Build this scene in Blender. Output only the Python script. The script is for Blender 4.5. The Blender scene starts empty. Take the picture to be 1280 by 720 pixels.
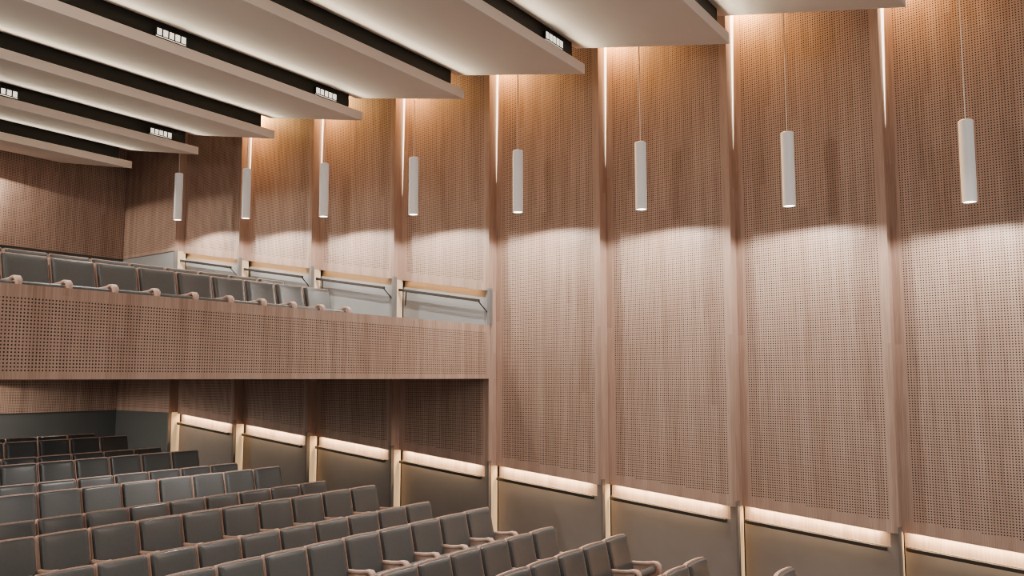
import bpy, bmesh, math, random
from mathutils import Vector
R = math.radians
random.seed(4)
C = bpy.context.scene.collection

# ------------------------------------------------------------------ layout (metres, camera eye = origin)
BAY = 2.268                      # spacing of wall bays, pendants and ceiling planks
XP, XR = 13.30, 13.54            # protruding / recessed edge of each saw-tooth wall panel
YB = 20.70                       # rear wall
FASC = 9.05                      # balcony front
FLOOR = -3.6
TOP = 7.2
def zl(y): return -2.317 + .0811 * y         # raked lower edge of the wall panels
def zu(y): return 1.57 + .157 * (y - 9.07)   # same along the balcony
HALL, UPPER = 0, 1

# ------------------------------------------------------------------ materials
def nodes(name):
    m = bpy.data.materials.new(name); m.use_nodes = True
    nt = m.node_tree
    return m, nt, nt.nodes['Principled BSDF']
def plain(name, col, rough=.5, metal=0., noise=0., nscale=40., spec=.5):
    m, nt, b = nodes(name)
    b.inputs['Roughness'].default_value = rough; b.inputs['Metallic'].default_value = metal
    b.inputs['Specular IOR Level'].default_value = spec
    if noise:
        tc = nt.nodes.new('ShaderNodeTexCoord'); n = nt.nodes.new('ShaderNodeTexNoise')
        n.inputs['Scale'].default_value = nscale; n.inputs['Detail'].default_value = 4
        nt.links.new(tc.outputs['Object'], n.inputs['Vector'])
        mx = nt.nodes.new('ShaderNodeMix'); mx.data_type = 'RGBA'
        mx.inputs['A'].default_value = (*[c * (1 - noise) for c in col], 1)
        mx.inputs['B'].default_value = (*[min(1, c * (1 + noise)) for c in col], 1)
        nt.links.new(n.outputs['Fac'], mx.inputs['Factor'])
        nt.links.new(mx.outputs['Result'], b.inputs['Base Color'])
        bp = nt.nodes.new('ShaderNodeBump'); bp.inputs['Strength'].default_value = .06
        nt.links.new(n.outputs['Fac'], bp.inputs['Height']); nt.links.new(bp.outputs['Normal'], b.inputs['Normal'])
    else:
        b.inputs['Base Color'].default_value = (*col, 1)
    return m
def emit(name, col, s):
    m, nt, b = nodes(name)
    b.inputs['Base Color'].default_value = (*col, 1)
    b.inputs['Emission Color'].default_value = (*col, 1); b.inputs['Emission Strength'].default_value = s
    return m

LIGHT, MID, DARK = (.585, .42, .343), (.46, .312, .247), (.29, .18, .137)
def wood(name, coords='UV', holes=None, gain=1.):
    """veneer in vertical strips; holes = dict(l,r,b,t,s,w,h) makes a square grid of perforations that
    stays l/r/b/t away from the sheet's edges (b measured from a lower edge of slope s)"""
    m, nt, b = nodes(name); N, L = nt.nodes, nt.links
    def math_(op, a, c=None, d=None):
        n = N.new('ShaderNodeMath'); n.operation = op
        for i, v in enumerate((a, c, d)):
            if v is None: continue
            if isinstance(v, (int, float)): n.inputs[i].default_value = v
            else: L.new(v, n.inputs[i])
        return n.outputs[0]
    tc = N.new('ShaderNodeTexCoord'); sp = N.new('ShaderNodeSeparateXYZ')
    L.new(tc.outputs[coords], sp.inputs[0])
    u, v = sp.outputs[0], sp.outputs[1 if coords == 'UV' else 2]
    # veneer strips
    strip = math_('FLOOR', math_('DIVIDE', u, .105))
    wn = N.new('ShaderNodeTexWhiteNoise'); wn.noise_dimensions = '2D'
    cb = N.new('ShaderNodeCombineXYZ'); L.new(strip, cb.inputs[0])
    L.new(math_('FLOOR', math_('DIVIDE', math_('ADD', v, math_('MULTIPLY', strip, 1.37)), 2.6)), cb.inputs[1])
    L.new(cb.outputs[0], wn.inputs['Vector'])
    def noise(su, sv, detail):
        cc = N.new('ShaderNodeCombineXYZ')
        L.new(math_('MULTIPLY', u, su), cc.inputs[0]); L.new(math_('MULTIPLY', v, sv), cc.inputs[1])
        n = N.new('ShaderNodeTexNoise'); n.noise_dimensions = '2D'; n.inputs['Scale'].default_value = 1
        n.inputs['Detail'].default_value = detail; L.new(cc.outputs[0], n.inputs['Vector'])
        return n.outputs['Fac']
    grain = noise(70, 1.6, 3); cloud = noise(5, .45, 2)
    f = math_('ADD', math_('MULTIPLY', wn.outputs['Value'], .24),
              math_('ADD', math_('MULTIPLY', grain, .74), math_('MULTIPLY', cloud, .36)))
    cr = N.new('ShaderNodeValToRGB'); L.new(f, cr.inputs[0])
    e = cr.color_ramp.elements
    e[0].position = .26; e[0].color = (*[c * gain for c in DARK], 1)
    e[1].position = 1.0; e[1].color = (*[c * gain for c in LIGHT], 1)
    k = e.new(.64); k.color = (*[c * gain for c in MID], 1)
    col = cr.outputs[0]
    b.inputs['Roughness'].default_value = .48; b.inputs['Specular IOR Level'].default_value = .3
    if holes:
        g, rad = holes.get('g', .0365), holes.get('rad', .0090)
        uc = math_('DIVIDE', u, g); vc = math_('DIVIDE', v, g)
        iu, iv = math_('FLOOR', uc), math_('FLOOR', vc)
        du = math_('SUBTRACT', math_('SUBTRACT', uc, iu), .5); dv = math_('SUBTRACT', math_('SUBTRACT', vc, iv), .5)
        d = math_('SQRT', math_('ADD', math_('MULTIPLY', du, du), math_('MULTIPLY', dv, dv)))
        hole = math_('LESS_THAN', d, rad / g)
        cu = math_('MULTIPLY', math_('ADD', iu, .5), g); cv = math_('MULTIPLY', math_('ADD', iv, .5), g)
        lim = [math_('GREATER_THAN', cu, holes['l']), math_('LESS_THAN', cu, holes['w'] - holes['r']),
               math_('GREATER_THAN', math_('SUBTRACT', cv, math_('MULTIPLY', cu, holes['s'])), holes['b']),
               math_('LESS_THAN', cv, holes['h'] - holes['t'])]
        for q in lim: hole = math_('MULTIPLY', hole, q)
        mx = N.new('ShaderNodeMix'); mx.data_type = 'RGBA'
        L.new(hole, mx.inputs['Factor']); L.new(col, mx.inputs['A']); mx.inputs['B'].default_value = (.045, .027, .019, 1)
        col = mx.outputs['Result']
    L.new(col, b.inputs['Base Color'])
    return m

M = {}
M['wood'] = wood('oak_veneer')
M['perf'] = wood('oak_perforated', holes=dict(l=.15, r=.14, b=.17, t=-9, s=-.0811, w=2.28, h=99))
M['perf_up'] = wood('oak_perforated_upper', holes=dict(l=.15, r=.14, b=.17, t=-9, s=-.157, w=2.28, h=99))
M['perf_rear'] = wood('oak_perforated_rear', holes=dict(l=.02, r=.02, b=.10, t=-9, s=0, w=40, h=99))
M['perf_fascia'] = wood('oak_perforated_fascia', holes=dict(l=.02, r=.12, b=.085, t=.11, s=0, w=22.3, h=.965, rad=.0092))
M['honey'] = plain('honey_oak_band', (.40, .25, .135), .5, noise=.12, nscale=8)  # oak darkened to paint the shade in the recessed balcony band
M['seat_wood'] = wood('seat_beech', 'Object', gain=1.25)
M['leather'] = plain('grey_leather', (.095, .101, .102), .36, noise=.12, nscale=25, spec=.45)
M['dark'] = plain('dark_wainscot_paint', (.265, .228, .208), .55, noise=.10, nscale=3)
M['slate'] = plain('slate_wainscot_paint', (.11, .116, .114), .6, noise=.08, nscale=3)
M['upperdark'] = plain('grey_wainscot_paint', (.36, .37, .385), .6, noise=.08, nscale=3)  # wainscot lightened to paint the pendants' light on the balcony side
M['white'] = plain('ceiling_plaster', (.80, .71, .65), .8, noise=.02, nscale=6)
M['black'] = plain('black_track_metal', (.005, .005, .0045), .6, spec=.2)
M['void'] = plain('black_soffit_paint', (.02, .02, .02), .9)
M['post'] = plain('bronze_grey_post', (.20, .18, .165), .45, .2)
M['metal'] = plain('dark_bronze_metal', (.07, .063, .058), .38, .6)
M['steel'] = plain('grey_steel', (.28, .28, .285), .4, .5)
M['lamp_white'] = plain('white_lamp_metal', (.92, .90, .88), .35)
for _i, _v in (('Emission Color', (1, .96, .92, 1)), ('Emission Strength', .13)):
    M['lamp_white'].node_tree.nodes['Principled BSDF'].inputs[_i].default_value = _v   # slight emission added so the tubes look more brightly lit
M['cable'] = plain('pale_cable', (.85, .80, .75), .5)
M['carpet'] = plain('dark_floor', (.06, .052, .047), .85, noise=.2, nscale=60)
M['diffuser'] = emit('lamp_diffuser', (1, .93, .82), 14)
M['lens'] = emit('downlight_lens', (1, .90, .76), 1.3)
M['led'] = emit('warm_led_strip', (1, .84, .60), 5)  # light from the hidden source above, painted as a glowing surface
M['glow'] = emit('lit_cream_strip', (.90, .60, .30), .58)  # no lamp: light on the wood returns painted as emission
M['glow_up'] = emit('lit_cream_strip_upper', (.88, .66, .44), .22)  # same painted light, weaker, for the returns along the balcony

# ------------------------------------------------------------------ mesh helper
class MB:
    def __init__(s): s.v, s.f, s.uv = [], [], []
    def poly(s, pts, uv=None):
        i = len(s.v); s.v += [tuple(p) for p in pts]; s.f.append(list(range(i, i + len(pts))))
        s.uv.append(uv)
        return s
    def box(s, x0, x1, y0, y1, z0, z1):
        c = [(x0,y0,z0),(x1,y0,z0),(x1,y1,z0),(x0,y1,z0),(x0,y0,z1),(x1,y0,z1),(x1,y1,z1),(x0,y1,z1)]
        i = len(s.v); s.v += c
        for q in ((0,3,2,1),(4,5,6,7),(0,1,5,4),(1,2,6,5),(2,3,7,6),(3,0,4,7)):
            s.f.append([i + k for k in q]); s.uv.append(None)
        return s
    def prism(s, poly, x0, x1):
        """polygon of (y, z) pushed along x"""
        n = len(poly); i = len(s.v)
        s.v += [(x0, y, z) for y, z in poly] + [(x1, y, z) for y, z in poly]
        s.f.append([i + k for k in range(n)]); s.f.append([i + n + k for k in reversed(range(n))])
        for k in range(n):
            s.f.append([i + k, i + n + k, i + n + (k + 1) % n, i + (k + 1) % n])
        s.uv += [None] * (n + 2)
        return s
    def loops(s, loops, cap0=True, cap1=True):
        n = len(loops[0]); i = len(s.v)
        for lp in loops: s.v += [tuple(p) for p in lp]
        for a in range(len(loops) - 1):
            for k in range(n):
                s.f.append([i + a*n + k, i + a*n + (k+1) % n, i + (a+1)*n + (k+1) % n, i + (a+1)*n + k])
        if cap0: s.f.append([i + k for k in reversed(range(n))])
        if cap1: s.f.append([i + (len(loops)-1)*n + k for k in range(n)])
        s.uv += [None] * (len(s.f) - len(s.uv))
        return s
    def tube(s, p0, p1, r, n=12):
        p0, p1 = Vector(p0), Vector(p1); d = (p1 - p0).normalized()
        a = d.orthogonal().normalized(); b = d.cross(a)
        ring = lambda p: [p + (a * math.cos(t) + b * math.sin(t)) * r for t in [2 * math.pi * k / n for k in range(n)]]
        return s.loops([ring(p0), ring(p1)])
    def build(s, name, mat, parent=None, smooth=False, bevel=0.):
        me = bpy.data.meshes.new(name); me.from_pydata(s.v, [], s.f)
        uvl = me.uv_layers.new(name='UVMap')
        for p, uv in zip(me.polygons, s.uv):
            nrm = p.normal
            for j, li in enumerate(p.loop_indices):
                co = me.vertices[me.loops[li].vertex_index].co
                uvl.data[li].uv = uv[j] if uv else ((co.y if abs(nrm.x) > .7 else co.x), (co.z if abs(nrm.z) < .7 else co.y))
        me.materials.append(mat)
        bm = bmesh.new(); bm.from_mesh(me)
        if any(u is None for u in s.uv) and len(s.f) > 1: bmesh.ops.recalc_face_normals(bm, faces=bm.faces)
        bm.to_mesh(me); bm.free()
        if smooth:
            for p in me.polygons: p.use_smooth = True
            me.set_sharp_from_angle(angle=R(42))
        o = bpy.data.objects.new(name, me); C.objects.link(o)
        if parent: o.parent = parent
        if bevel:
            md = o.modifiers.new('bevel', 'BEVEL'); md.width = bevel; md.segments = 2; md.limit_method = 'ANGLE'
        return o
def tag(o, label=None, cat=None, group=None, kind=None):
    for k, v in (('label', label), ('category', cat), ('group', group), ('kind', kind)):
        if v: o[k] = v
    return o
def empty(name, loc=(0, 0, 0)):
    o = bpy.data.objects.new(name, None); o.location = loc; o.empty_display_size = .1; C.objects.link(o); return o
def copy_tree(o, parent=None):
    c = o.copy(); C.objects.link(c); c.parent = parent
    for ch in o.children: copy_tree(ch, c)
    return c
ORD = ['zeroth', 'first', 'second', 'third', 'fourth', 'fifth', 'sixth', 'seventh', 'eighth', 'ninth', 'tenth',
       'eleventh', 'twelfth', 'thirteenth', 'fourteenth', 'fifteenth', 'sixteenth', 'seventeenth', 'eighteenth', 'nineteenth']

# ------------------------------------------------------------------ light helpers
def area(name, loc, direction, sx, sy, power, col, spread=180):
    l = bpy.data.lights.new(name, 'AREA'); l.shape = 'RECTANGLE'; l.size = sx; l.size_y = sy
    l.energy = power; l.color = col; l.spread = R(spread)
    o = bpy.data.objects.new(name, l); o.location = loc
    o.rotation_euler = Vector(direction).to_track_quat('-Z', 'Y').to_euler(); C.objects.link(o); return o
def spot(name, loc, target, power, col, ang, blend=.2, size=.03):
    l = bpy.data.lights.new(name, 'SPOT'); l.energy = power; l.color = col; l.spot_size = R(ang)
    l.spot_blend = blend; l.shadow_soft_size = size
    o = bpy.data.objects.new(name, l); o.location = loc
    o.rotation_euler = (Vector(target) - Vector(loc)).to_track_quat('-Z', 'Y').to_euler(); C.objects.link(o); return o
WARM, NEUTRAL, AMBER = (1, .86, .70), (1, .93, .86), (1, .50, .15)

# ------------------------------------------------------------------ the setting
# stepped floor: one broad step for every two rows
ROW_TOP = [.85 * z for z in (-2.46, -2.262, -2.065, -1.87, -1.673, -1.47, -1.262)]
SEAT_H = .95
def row_y(r): return .85 * (3.43 + 1.2008 * (r - 1))
mb = MB()
edges = [-3.0] + [row_y(2 * i + 1) - .55 for i in range(1, 7)] + [YB]
for i in range(7):
    mb.box(-9, 10.32, edges[i], edges[i + 1], FLOOR - .2, ROW_TOP[i] - SEAT_H)
    mb.box(10.32, 13.7, edges[i], edges[i + 1], FLOOR - .2, ROW_TOP[i] - SEAT_H - .45)
tag(mb.build('floor', M['carpet']), kind='structure')

# right-hand wall behind the panels, and its dark wainscot, one length per bay in the same saw-tooth plan
wr = tag(MB().poly([(13.75, -3, TOP), (13.75, YB, TOP), (13.75, YB, FLOOR), (13.75, -3, FLOOR)]).build('wall_right', M['dark']), kind='structure')
def wainscot(k, zf, d, base, mat, n, t0):
    y0, y1 = k * BAY, (k + 1) * BAY
    a, c = XP + .065, XR + .065
    f = lambda t: (a + (c - a) * t, y0 + (y1 - y0) * t)
    x0, yy0 = f(t0); x1, y1 = f(.996)
    mb = MB()
    # field, full-height end block, ledge and cheek of the slot
    mb.poly([(x0, yy0, zf(yy0) - d), (x1, y1, zf(y1) - d), (x1, y1, base), (x0, yy0, base)])
    mb.poly([(a, y0, zf(y0) + .02), (x0, yy0, zf(yy0) + .02), (x0, yy0, base), (a, y0, base)])
    mb.poly([(x0, yy0, zf(yy0) - d), (x0 + .07, yy0, zf(yy0) - d), (x1 + .07, y1, zf(y1) - d), (x1, y1, zf(y1) - d)])
    mb.poly([(x0, yy0, zf(yy0) - d), (x0, yy0, zf(yy0) + .02), (x0 + .07, yy0, zf(yy0) + .02), (x0 + .07, yy0, zf(yy0) - d)])
    tag(mb.build(f'trim_{n}', mat), kind='structure')
for k in range(8): wainscot(k, zl, .20, FLOOR, M['dark'], k + 1, .06)
for k in range(4, 8): wainscot(k, zu, .13, .2, M['upperdark'], k + 5, .05)
# rear corner of the right wall: flat veneer above slate, on both levels
Y8 = 8 * BAY
RB, RU = -.815, 3.02
for z0, z1, base, gl, pm, lab in ((RU, TOP - .02, .45, 'glow_up', 'steel', 'flat perforated wood panel in the upper rear corner, above the balcony seats'),
                                (RB, -.02, FLOOR, 'glow', 'post', 'flat perforated wood panel in the lower rear corner, under the balcony')):
    root = empty('acoustic_panel')
    MB().poly([(XP, Y8, z0), (XP + .3, YB - .05, z0), (XP + .3, YB - .05, z1), (XP, Y8, z1)], [(.1, .03), (2.68, .03), (2.68, z1 - z0 + .03), (.1, z1 - z0 + .03)]).build('perforated_face', M['perf_rear'], root)
    MB().poly([(XP, Y8, z0), (XP, Y8, z1), (XR + .02, Y8, z1), (XR + .02, Y8, z0)]).build('return_edge', M['wood'], root)
    MB().poly([(XP + .055, Y8 + .004, base), (XR + .07, Y8 + .004, base), (XR + .07, Y8 + .004, z0 + .01), (XP + .055, Y8 + .004, z0 + .01)]).build('light_strip', M[gl], root)  # wood return with its light painted as a glow
    MB().box(XP - .016, XP + .07, Y8 - .016, Y8 + .02, base, z0).build('corner_post', M[pm], root)
    tag(root, lab, 'wall panel')
mb = MB()
mb.poly([(XP + .03, Y8 + .01, FLOOR), (XP + .33, YB, FLOOR), (XP + .33, YB, RB + .02), (XP + .03, Y8 + .01, RB + .02)])
tag(mb.build('trim_13', M['slate']), kind='structure')
mb = MB()
mb.poly([(XP + .03, Y8 + .01, .2), (XP + .33, YB, .2), (XP + .33, YB, RU + .02), (XP + .03, Y8 + .01, RU + .02)])
tag(mb.build('trim_14', M['upperdark']), kind='structure')

# rear wall
mb = MB()
mb.poly([(-9, YB, FLOOR), (13.75, YB, FLOOR), (13.75, YB, TOP), (-9, YB, TOP)])
wb = tag(mb.build('wall_back', M['slate']), kind='structure')
mb = MB()
for z0, z1 in ((RU, TOP), (RB, -.02)):
    mb.poly([(-9, YB - .04, z0), (XP + .3, YB - .04, z0), (XP + .3, YB - .04, z1), (-9, YB - .04, z1)],
            [(.1, z0 + 2), (22.7, z0 + 2), (22.7, z1 + 2), (.1, z1 + 2)])
    mb.poly([(-9, YB - .04, z0), (XP + .3, YB - .04, z0), (XP + .3, YB, z0), (-9, YB, z0)])
mb.build('perforated_cladding', M['perf_rear'], wb)

# ceiling slab above the planks
tag(MB().box(-9, 13.75, -3, YB, TOP, TOP + .15).build('ceiling', M['void']), kind='structure')

# balcony: slab with steps, perforated front
mb = MB()
mb.box(-9, 13.28, FASC + .03, YB, -.02, .44)
mb.box(13.28, 13.62, FASC + .06, YB, -.018, .21)
for i in range(1, 6):
    mb.box(-9, 13.28, 9.9 + 1.02 * i - .35, YB, .44, .44 + .19 * i)
bal = tag(mb.build('balcony', M['carpet']), kind='structure')
z0, z1 = -.02, .945
mb = MB()
mb.poly([(-9, FASC, z0), (XP, FASC, z0), (XP, FASC, z1), (-9, FASC, z1)], [(0, 0), (22.3, 0), (22.3, .965), (0, .965)])
mb.poly([(-9, FASC, z1), (XP, FASC, z1), (XP, FASC + .05, z1), (-9, FASC + .05, z1)])
mb.poly([(-9, FASC, z0), (XP, FASC, z0), (XP, FASC + .05, z0), (-9, FASC + .05, z0)])
mb.poly([(XP, FASC, z0), (XP, FASC, z1), (XP, FASC + .05, z1), (XP, FASC + .05, z0)])
mb.poly([(XP, FASC + .03, z0), (XR + .05, FASC + .03, z0), (XR + .05, FASC + .03, z1 + .02), (XP, FASC + .03, z1 + .02)],
        [(22.5, 0), (22.8, 0), (22.8, .98), (22.5, .98)])
mb.poly([(-9, FASC + .05, .3), (XP, FASC + .05, .3), (XP, FASC + .05, z1), (-9, FASC + .05, z1)])
mb.build('fascia', M['perf_fascia'], bal)

# ------------------------------------------------------------------ side-wall panels
def panel_parts(root, k, low, top, zf, mat, lit):
    y0, y1 = k * BAY, (k + 1) * BAY
    w = math.hypot(XR - XP, BAY)
    b0, b1 = zf(y0), zf(y1)
    mb = MB()     # face: u runs from the recessed (left) end to the protruding (right) end, v up from its left lower corner
    mb.poly([(XR, y1, b1), (XP, y0, b0), (XP, y0, top), (XR, y1, top)],
            [(0, 0), (w, b0 - b1), (w, top - b1), (0, top - b1)])
    mb.poly([(XR, y1, b1), (XP, y0, b0), (XP + .05, y0 + .005, b0), (XR + .05, y1, b1)])
    mb.build('perforated_face', mat, root)
    mb = MB()
    mb.poly([(XP, y0, b0), (XR + .02, y0, b0), (XR + .02, y0, top), (XP, y0, top)], [(.3, 0), (.54, 0), (.54, top - b0), (.3, top - b0)])
    mb.build('return_edge', M['wood'], root)
    # recessed band under the panel, washed by a light strip tucked behind the lower edge
    t0 = .06
    x0, yy0 = XP + (XR - XP) * t0 + .11, y0 + BAY * t0
    d = .22 if zf is zl else .15
    mb = MB()
    mb.poly([(x0, yy0, zf(yy0) - d), (XR + .11, y1, b1 - d), (XR + .11, y1, b1 + .1), (x0, yy0, zf(yy0) + .1)])
    mb.build('cove_band', M['wood'] if zf is zl else M['honey'], root)  # balcony band carries its shade in the colour
    # dark metal post at the protruding corner and the wood return beside it, its light painted as emission
    base = FLOOR if zf is zl else .45
    po = (MB().box(XP - .016, XP + .07, y0 - .016, y0 + .02, base, b0 + .10) if zf is zl else
          MB().box(XP - .02, XP + .075, y0 - .03, y0 + .02, base if k > 4 else .945, b0 + .05))
    po.build('corner_post', M['post'] if zf is zl else M['steel'], root)
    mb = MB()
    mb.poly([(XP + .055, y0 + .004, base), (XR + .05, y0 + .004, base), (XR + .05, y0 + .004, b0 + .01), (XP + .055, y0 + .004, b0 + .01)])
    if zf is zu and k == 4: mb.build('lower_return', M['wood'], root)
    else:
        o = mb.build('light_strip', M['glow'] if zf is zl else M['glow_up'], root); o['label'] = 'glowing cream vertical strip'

names = {0: 'at the right edge of the photo', 1: 'second from the right, with a pendant before it', 2: 'third from the right',
         3: 'immediately right of the balcony end'}
for k in range(0, 8):
    upper = k >= 4
    root = empty('acoustic_panel', (0, 0, 0))
    if not upper:
        lab = ['tall perforated wood wall panel cut by the right edge of the photo',
               'tall perforated wood wall panel, second from the right edge',
               'tall perforated wood wall panel, third from the right edge',
               'tall perforated wood wall panel immediately right of the balcony end'][k]
        panel_parts(root, k, None, TOP - .02, zl, M['perf'], 1)
        tag(root, lab, 'wall panel', 'tall perforated panels beside the balcony')
    else:
        nm = ['nearest the balcony front', 'second back from the balcony front', 'third back from the balcony front', 'farthest back along the balcony'][k - 4]
        panel_parts(root, k, None, TOP - .02, zu, M['perf_up'], 1)
        tag(root, 'perforated wood wall panel above the balcony side rail, ' + nm, 'wall panel', 'perforated wall panels above the balcony')
        r2 = empty('acoustic_panel', (0, 0, 0))
        panel_parts(r2, k, None, -.02, zl, M['perf'], 1)
        nm = ['nearest the balcony front', 'second back from the balcony front', 'third back from the balcony front', 'farthest back by the dark corner'][k - 4]
        tag(r2, 'short perforated wood wall panel under the balcony, ' + nm, 'wall panel', 'short perforated panels under the balcony')
    # emissive wedge painting the light that falls into the return's upper corner
    mb = MB()
    y0 = k * BAY
    sl = (XR - XP) / BAY
    mb.poly([(XR - .006, y0 - .003, 3.6), (XR - .006 - sl * .075, y0 - .075, 6.6), (XR - .006, y0 - .003, 6.6)])
    mb.build('corner_light_strip', M['led'], root)
    yl = y0 - .16
    area('corner_wash', (XR - .16, y0 - .10, 6.15), (.15, -.7, -1), .12, .16, 78, AMBER, 120)
    area('cove_wash', ((XP + XR) / 2 - .35, y0 + BAY / 2, 6.9), (.25, 0, -1), .1, 2.0, 5, (1, .66, .40), 120)

# handrails in front of the coves
def handrail(k, zf, drop, lab, grp, standoff):
    y0, y1 = k * BAY, (k + 1) * BAY
    root = empty('handrail', (XP, y0 + .5, zf(y0 + .5) - drop))
    def P(t, off): return Vector((XP + .05 + (XR - XP) * t - off, y0 + BAY * t, zf(y0 + BAY * t) - drop)) - root.location
    a, b = P(.075, standoff), P(.985, standoff)
    mb = MB(); h, w = .026, .03
    mb.loops([[p + Vector((sx * w, 0, sz * h)) for sx, sz in ((-1, -1), (1, -1), (1, 1), (-1, 1))] for p in (a, b)])
    mb.build('rail', M['metal'], root, bevel=.006)
    for t in (.09, .90):
        p, q = P(t, standoff), P(t, -.01) + (Vector((0, -.17 if t < .5 else .15, -.27)) if zf is zu else Vector((0, 0, 0)))
        MB().tube(p, q, .012, 8).build('bracket', M['metal'], root)
    tag(root, lab, 'handrail', grp)
pos = ['at the right edge of the photo', 'second from the right edge', 'third from the right edge', 'just right of the balcony end',
       'first bay under the balcony', 'second bay under the balcony', 'third bay under the balcony', 'farthest bay under the balcony']
for k in range(8):
    handrail(k, zl, .225, 'dark metal handrail below the glowing wall slot, ' + pos[k], 'handrails under the lit wall slots', .06)
pos = ['nearest the balcony front', 'second from the balcony front', 'third from the balcony front', 'farthest back']
for k in range(4, 8):
    handrail(k, zu, .20, 'handrail on angled brackets on the balcony side wall, ' + pos[k - 4], 'handrails on the balcony side wall', .14)
for k in range(8):
    y0 = k * BAY
    L = math.hypot(BAY, XR - XP) * .84
    ym = y0 + BAY * .54; xm = (XP + XR) / 2 + .045
    def cove(zf, pw):
        o = area('cove_led', (xm, ym, zf(ym) - .004), (0, 0, -1), .035, L, pw, (1, .73, .42))
        tx = Vector((XR - XP, BAY, zf(y0 + BAY) - zf(y0))).normalized()
        nz = Vector((-.45, 0, 1)); nz = (nz - tx * nz.dot(tx)).normalized()
        from mathutils import Matrix
        xx = tx.cross(nz)
        o.rotation_euler = Matrix((xx, tx, nz)).transposed().to_euler()
    cove(zl, 26)
    if k >= 4: cove(zu, 3)

# ------------------------------------------------------------------ ceiling planks and light tracks
PITCH = .179
PX0, PX1 = -8.5, 11.66
plank_lab = ['at the top right corner of the photo', 'second from the top right', 'third from the top right', 'fourth from the top right',
             'fourth from the rear wall', 'third from the rear wall', 'second from the rear wall', 'nearest the rear wall']
for k in range(1, 9):
    yf = (k - .27) * BAY
    ln = 2.42 if k < 8 else 2.79
    mb = MB(); zb = 4.61
    mb.prism([(yf, zb), (yf + ln, zb + PITCH * ln), (yf + ln, zb + PITCH * ln + .06), (yf + .3, zb + .21), (yf, zb + .155)], PX0, PX1)
    o = mb.build('ceiling_plank', M['white'])
    tag(o, 'long pale ceiling plank hung at a slant, ' + plank_lab[k - 1], 'ceiling panel', 'slanted ceiling planks')
    # track in the gap above this plank's front edge
    yt = yf + .07
    root = empty('light_track', (0, yt, 4.8))
    MB().box(PX0, 11.38, 0, .05, -.03, .235).build('track_housing', M['black'], root)
    if k % 2:
        for xc in (10.78, 7.69, 4.6, 1.51):
            fx = MB().box(xc - .25, xc + .25, -.045, .0, .0, .125).build('downlight_fixture', M['black'], root)
            for j in range(5):
                xl = xc - .20 + j * .10
                mb = MB().box(xl - .036, xl + .036, -.052, -.044, .018, .112)
                mb.build('lens', M['lens'], fx)
            spot('track_spot', (xc, yt - .32, 4.60), (xc, yt - 2.2, -2), 380, (1, .97, .93), 84, .7, .006)
    lab = 'black ceiling track ' + ('with square downlights, ' if k % 2 else 'without lamps, ') + 'at plank ' + plank_lab[k - 1]
    tag(root, lab, 'light track', 'black light tracks between the ceiling planks')
    area('plank_uplight', ((PX0 + PX1) / 2 + .8, yf + .035, 4.79), (0, -.9, .44), PX1 - PX0 - 1.6, .02, 62, (1, .88, .64), 110)

# ------------------------------------------------------------------ pendants
def pend_z(y): return 2.221 + .0825 * (y - 1.15)
PL, PR, XPEN = 1.065, .09, 12.5
def ring(r, z, n=28): return [(r * math.cos(2 * math.pi * i / n), r * math.sin(2 * math.pi * i / n), z) for i in range(n)]
proto = empty('pendant_lamp')
MB().loops([ring(PR - .014, .012), ring(PR - .014, 0), ring(PR, 0), ring(PR, PL - .012), ring(PR - .012, PL), ring(.02, PL)], cap0=False).build('lamp_tube', M['lamp_white'], proto, smooth=True)
MB().loops([ring(PR - .015, .010), ring(PR - .015, .020)]).build('diffuser', M['diffuser'], proto)
MB().tube((0, 0, PL - .01), (0, 0, 5.2), .007, 8).build('cable', M['cable'], proto)
for j in range(1, 9):
    y = (j - .5) * BAY
    o = proto if j == 1 else copy_tree(proto)
    o.location = (XPEN, y, pend_z(y))
    lab = ['rightmost of the white tube pendants, largest', 'second white tube pendant from the right', 'third white tube pendant from the right',
           'fourth white tube pendant from the right', 'fourth white tube pendant from the left', 'third white tube pendant from the left',
           'second white tube pendant from the left', 'leftmost white tube pendant, smallest'][j - 1]
    tag(o, lab + ', hanging before the perforated wall', 'pendant lamp', 'white tube pendants along the side wall')
    spot('pendant_spot', (XPEN, y, pend_z(y) - .012), (XPEN, y, pend_z(y) - 3), 175, (1, .91, .80), 164, .22, .012)

# ------------------------------------------------------------------ auditorium seats
PITCHX = .568
def rrect(w, h, r, n=5):
    pts = []
    for cx, cy, a0 in ((w/2 - r, h - r, 0), (-w/2 + r, h - r, 90), (-w/2 + r, r, 180), (w/2 - r, r, 270)):
        for i in range(n + 1):
            a = R(a0 + 90 * i / n); pts.append((cx + r * math.cos(a), cy + r * math.sin(a)))
    out = []                               # subdivide the long edges so the back can curve in plan
    for i, p in enumerate(pts):
        q = pts[(i + 1) % len(pts)]; out.append(p)
        if abs(p[0] - q[0]) > .1:
            out += [(p[0] + (q[0] - p[0]) * s / 6, p[1] + (q[1] - p[1]) * s / 6) for s in range(1, 6)]
    return out
LEAN = R(12); BZ = .40
def back_pt(x, s, t):
    bow = -.028 * (x / .27) ** 2
    return (x, -.02 + s * math.sin(LEAN) - t * math.cos(LEAN) + bow, BZ + s * math.cos(LEAN) + t * math.sin(LEAN))
BH = (SEAT_H - BZ) / math.cos(LEAN)
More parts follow.
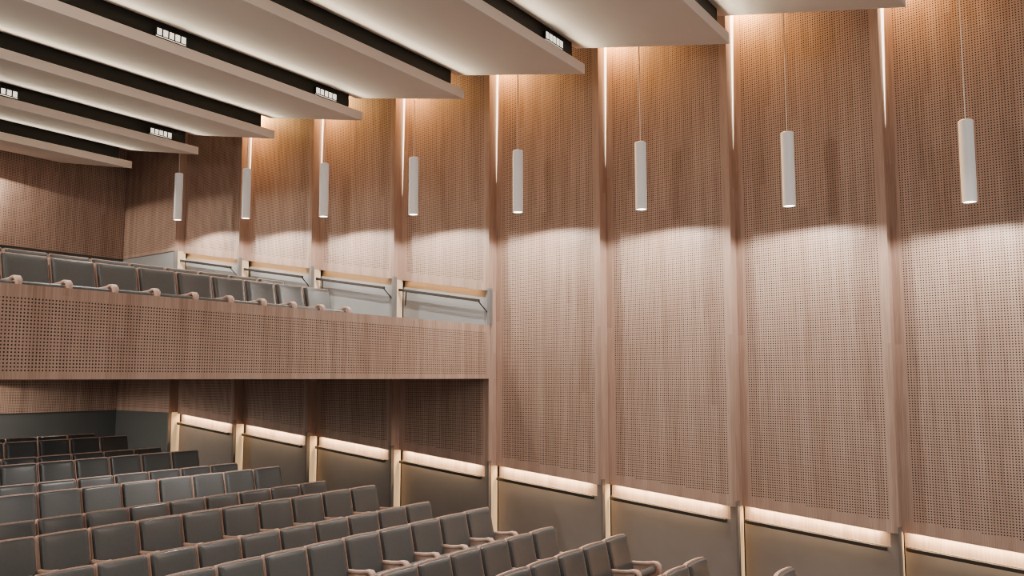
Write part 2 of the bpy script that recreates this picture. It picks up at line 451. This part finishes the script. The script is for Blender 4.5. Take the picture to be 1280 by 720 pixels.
def sweep(mb, path, widths, th):
    lps = []
    for i, (y, z) in enumerate(path):
        p, q = path[max(i - 1, 0)], path[min(i + 1, len(path) - 1)]
        d = Vector((q[0] - p[0], q[1] - p[1])).normalized(); nrm = Vector((-d.y, d.x)); w = widths[i] / 2; t = th / 2
        lp = []
        for k in range(12):
            a = 2 * math.pi * (k + .5) / 12
            cx, cn = math.copysign(abs(math.cos(a)) ** .55, math.cos(a)) * w, math.copysign(abs(math.sin(a)) ** .55, math.sin(a)) * t
            lp.append((cx, y + nrm.x * cn, z + nrm.y * cn))
        lps.append(lp)
    return mb.loops(lps)
def make_seat(both):
    root = empty('auditorium_seat')
    lo, li = rrect(.545, BH, .022), rrect(.512, BH - .033, .018)
    li = [(x, s + .0165) for x, s in li]
    O = lambda t: [back_pt(x, s, t) for x, s in lo]
    def I(t, g=0.):
        return [back_pt(x * (1 - g / .256), BH / 2 + (s - BH / 2) * (1 - g / (BH / 2)), t) for x, s in li]
    MB().loops([O(-.022), O(.024), I(.024), I(.004)]).build('backrest_shell', M['seat_wood'], root, smooth=True)
    MB().loops([I(.004, .004), I(.052, .004), I(.066, .009), I(.074, .022), I(.078, .06), I(.079, .13)], cap0=False).build('backrest_cushion', M['leather'], root, smooth=True)
    # tipped-up seat: pad on a thin wooden pan
    T = R(23); Ls = .43
    def sp(x, s, t): return (x, .0 - s * math.cos(T) + t * math.sin(T), .37 + s * math.sin(T) + t * math.cos(T))
    prof = [(.0, .0), (Ls - .05, .0)] + [(Ls - .045 + .045 * math.sin(a), .045 - .045 * math.cos(a)) for a in [R(20 * i) for i in range(1, 10)]] + [(.0, .085)]
    mb = MB()
    ws = [-.236, -.246, .246, .236]
    def L_(x, g):
        cs, ct = .22, .043
        return [sp(x, cs + (s - cs) * (1 - g), ct + (t - ct) * (1 - 4 * g)) for s, t in prof]
    mb.loops([L_(-.246, .05), L_(-.238, .0), L_(.238, .0), L_(.246, .05)]).build('seat_cushion', M['leather'], root, smooth=True)
    mb = MB(); c = [(.0, -.016), (Ls - .07, -.016), (Ls - .055, -.001), (.0, -.001)]
    mb.loops([[sp(x, s, t) for s, t in c] for x in (-.235, .235)]).build('seat_pan', M['seat_wood'], root)
    arm = [(-.05, .615), (-.09, .616), (-.16, .617), (-.27, .628), (-.325, .642), (-.37, .640), (-.402, .612), (-.408, .56), (-.392, .42), (-.37, .25), (-.345, .0)]
    wid = [.045, .050, .056, .064, .078, .086, .084, .068, .054, .052, .050]
    panel = [(.09, .595), (-.34, .605), (-.385, .56), (-.39, .50), (-.335, .0), (-.05, .0), (.03, .38)]
    for sx in ((-1, 1) if both else (-1,)):
        a = sweep(MB(), arm, wid, .040).build('armrest', M['seat_wood'], root, smooth=True); a.location.x = sx * PITCHX / 2
        p = MB().prism(panel, -.012, .012).build('side_panel', M['seat_wood'], root); p.location.x = sx * PITCHX / 2
    return root
end_proto, mid_proto = make_seat(True), make_seat(False)
used = {'end': False, 'mid': False}
XE = 10.2 - .272
def place_seat(i, y, zfloor, label, group):
    key = 'end' if i == 0 else 'mid'
    pr = end_proto if i == 0 else mid_proto
    o = copy_tree(pr) if used[key] else pr
    used[key] = True
    o.location = (XE - i * PITCHX, y, zfloor)
    tag(o, label, 'seat', group)
counts = {1: 4, 2: 6, 3: 8, 4: 10, 5: 11, 6: 12, 7: 12, 8: 11, 9: 10, 10: 10, 11: 9, 12: 8, 13: 7, 14: 6}
TY = BH * math.sin(LEAN)           # how far the top of the back sits behind the seat's origin
for r in range(1, 15):
    for i in range(counts[r]):
        who = 'aisle-end' if i == 0 else ORD[i + 1] + ' from the aisle'
        rw = 'nearest stalls row' if r == 1 else ('rearmost stalls row under the balcony' if r == 14 else ORD[r] + ' stalls row from the front')
        place_seat(i, row_y(r) - TY + .03, ROW_TOP[(r - 1) // 2] - SEAT_H,
                   f'grey leather seat with wooden frame, {who}, {rw}', 'grey leather seats in the stalls')
for rr in range(2):
    for i in range(11 if rr == 0 else 11):
        who = 'aisle-end seat' if i == 0 else ORD[i + 1] + ' seat from the aisle end'
        rw = 'in the front balcony row' if rr == 0 else 'in the second balcony row'
        place_seat(i, 10.0 + 1.02 * rr, .44 + .19 * rr, f'grey leather {who} {rw}, wooden frame', 'grey leather seats on the balcony')

# ------------------------------------------------------------------ remaining light
for x in (9.7, 7.0, 4.35):
    spot('rear_wall_spot', (x, 20.28, 4.60), (x, 20.28, 0), 190, WARM, 174, .06, .02)
for x in (9.5, 7.1, 4.7):
    spot('under_balcony_spot', (x, 19.9, -.03), (x, 19.9, -3), 140, WARM, 172, .1, .03)
for x, y in ((8.3, 10.6), (4.5, 10.6), (5.5, 14.2), (10.6, 18.2), (6.5, 18.0)):
    area('under_balcony_downlight', (x, y, -.03), (0, 0, -1), .2, .2, 42, NEUTRAL)
area('side_floodlight', (0.5, 8.8, 3.15), (1, -.264, -.02), .5, .5, 172, (1, .84, .70))
area('stage_floodlight', (3.0, -3.5, 4.2), (.35, 1, -.35), 1.2, .6, 150, NEUTRAL)  # unseen fill added from the stage side to brighten seats and plank fronts
w = bpy.data.worlds.new('hall_ambience'); bpy.context.scene.world = w; w.use_nodes = True
w.node_tree.nodes['Background'].inputs['Color'].default_value = (1, .87, .78, 1)
w.node_tree.nodes['Background'].inputs['Strength'].default_value = .43

# ------------------------------------------------------------------ camera
cd = bpy.data.cameras.new('camera'); cam = bpy.data.objects.new('camera', cd); C.objects.link(cam)
cd.sensor_width = 36; cd.lens = 1110 / 1280 * 36; cd.clip_end = 200
cam.rotation_euler = (R(90) + math.atan(112 / 1110), 0, -R(57.2))
sc = bpy.context.scene
sc.camera = cam
sc.view_settings.view_transform = 'AgX'
sc.view_settings.look = 'None'
sc.view_settings.exposure = 0.12
sc.cycles.use_denoising = True
sc.cycles.denoising_prefilter = 'NONE'
sc.cycles.filter_width = 1.1
sc.cycles.max_bounces = 6
sc.cycles.sample_clamp_indirect = 4
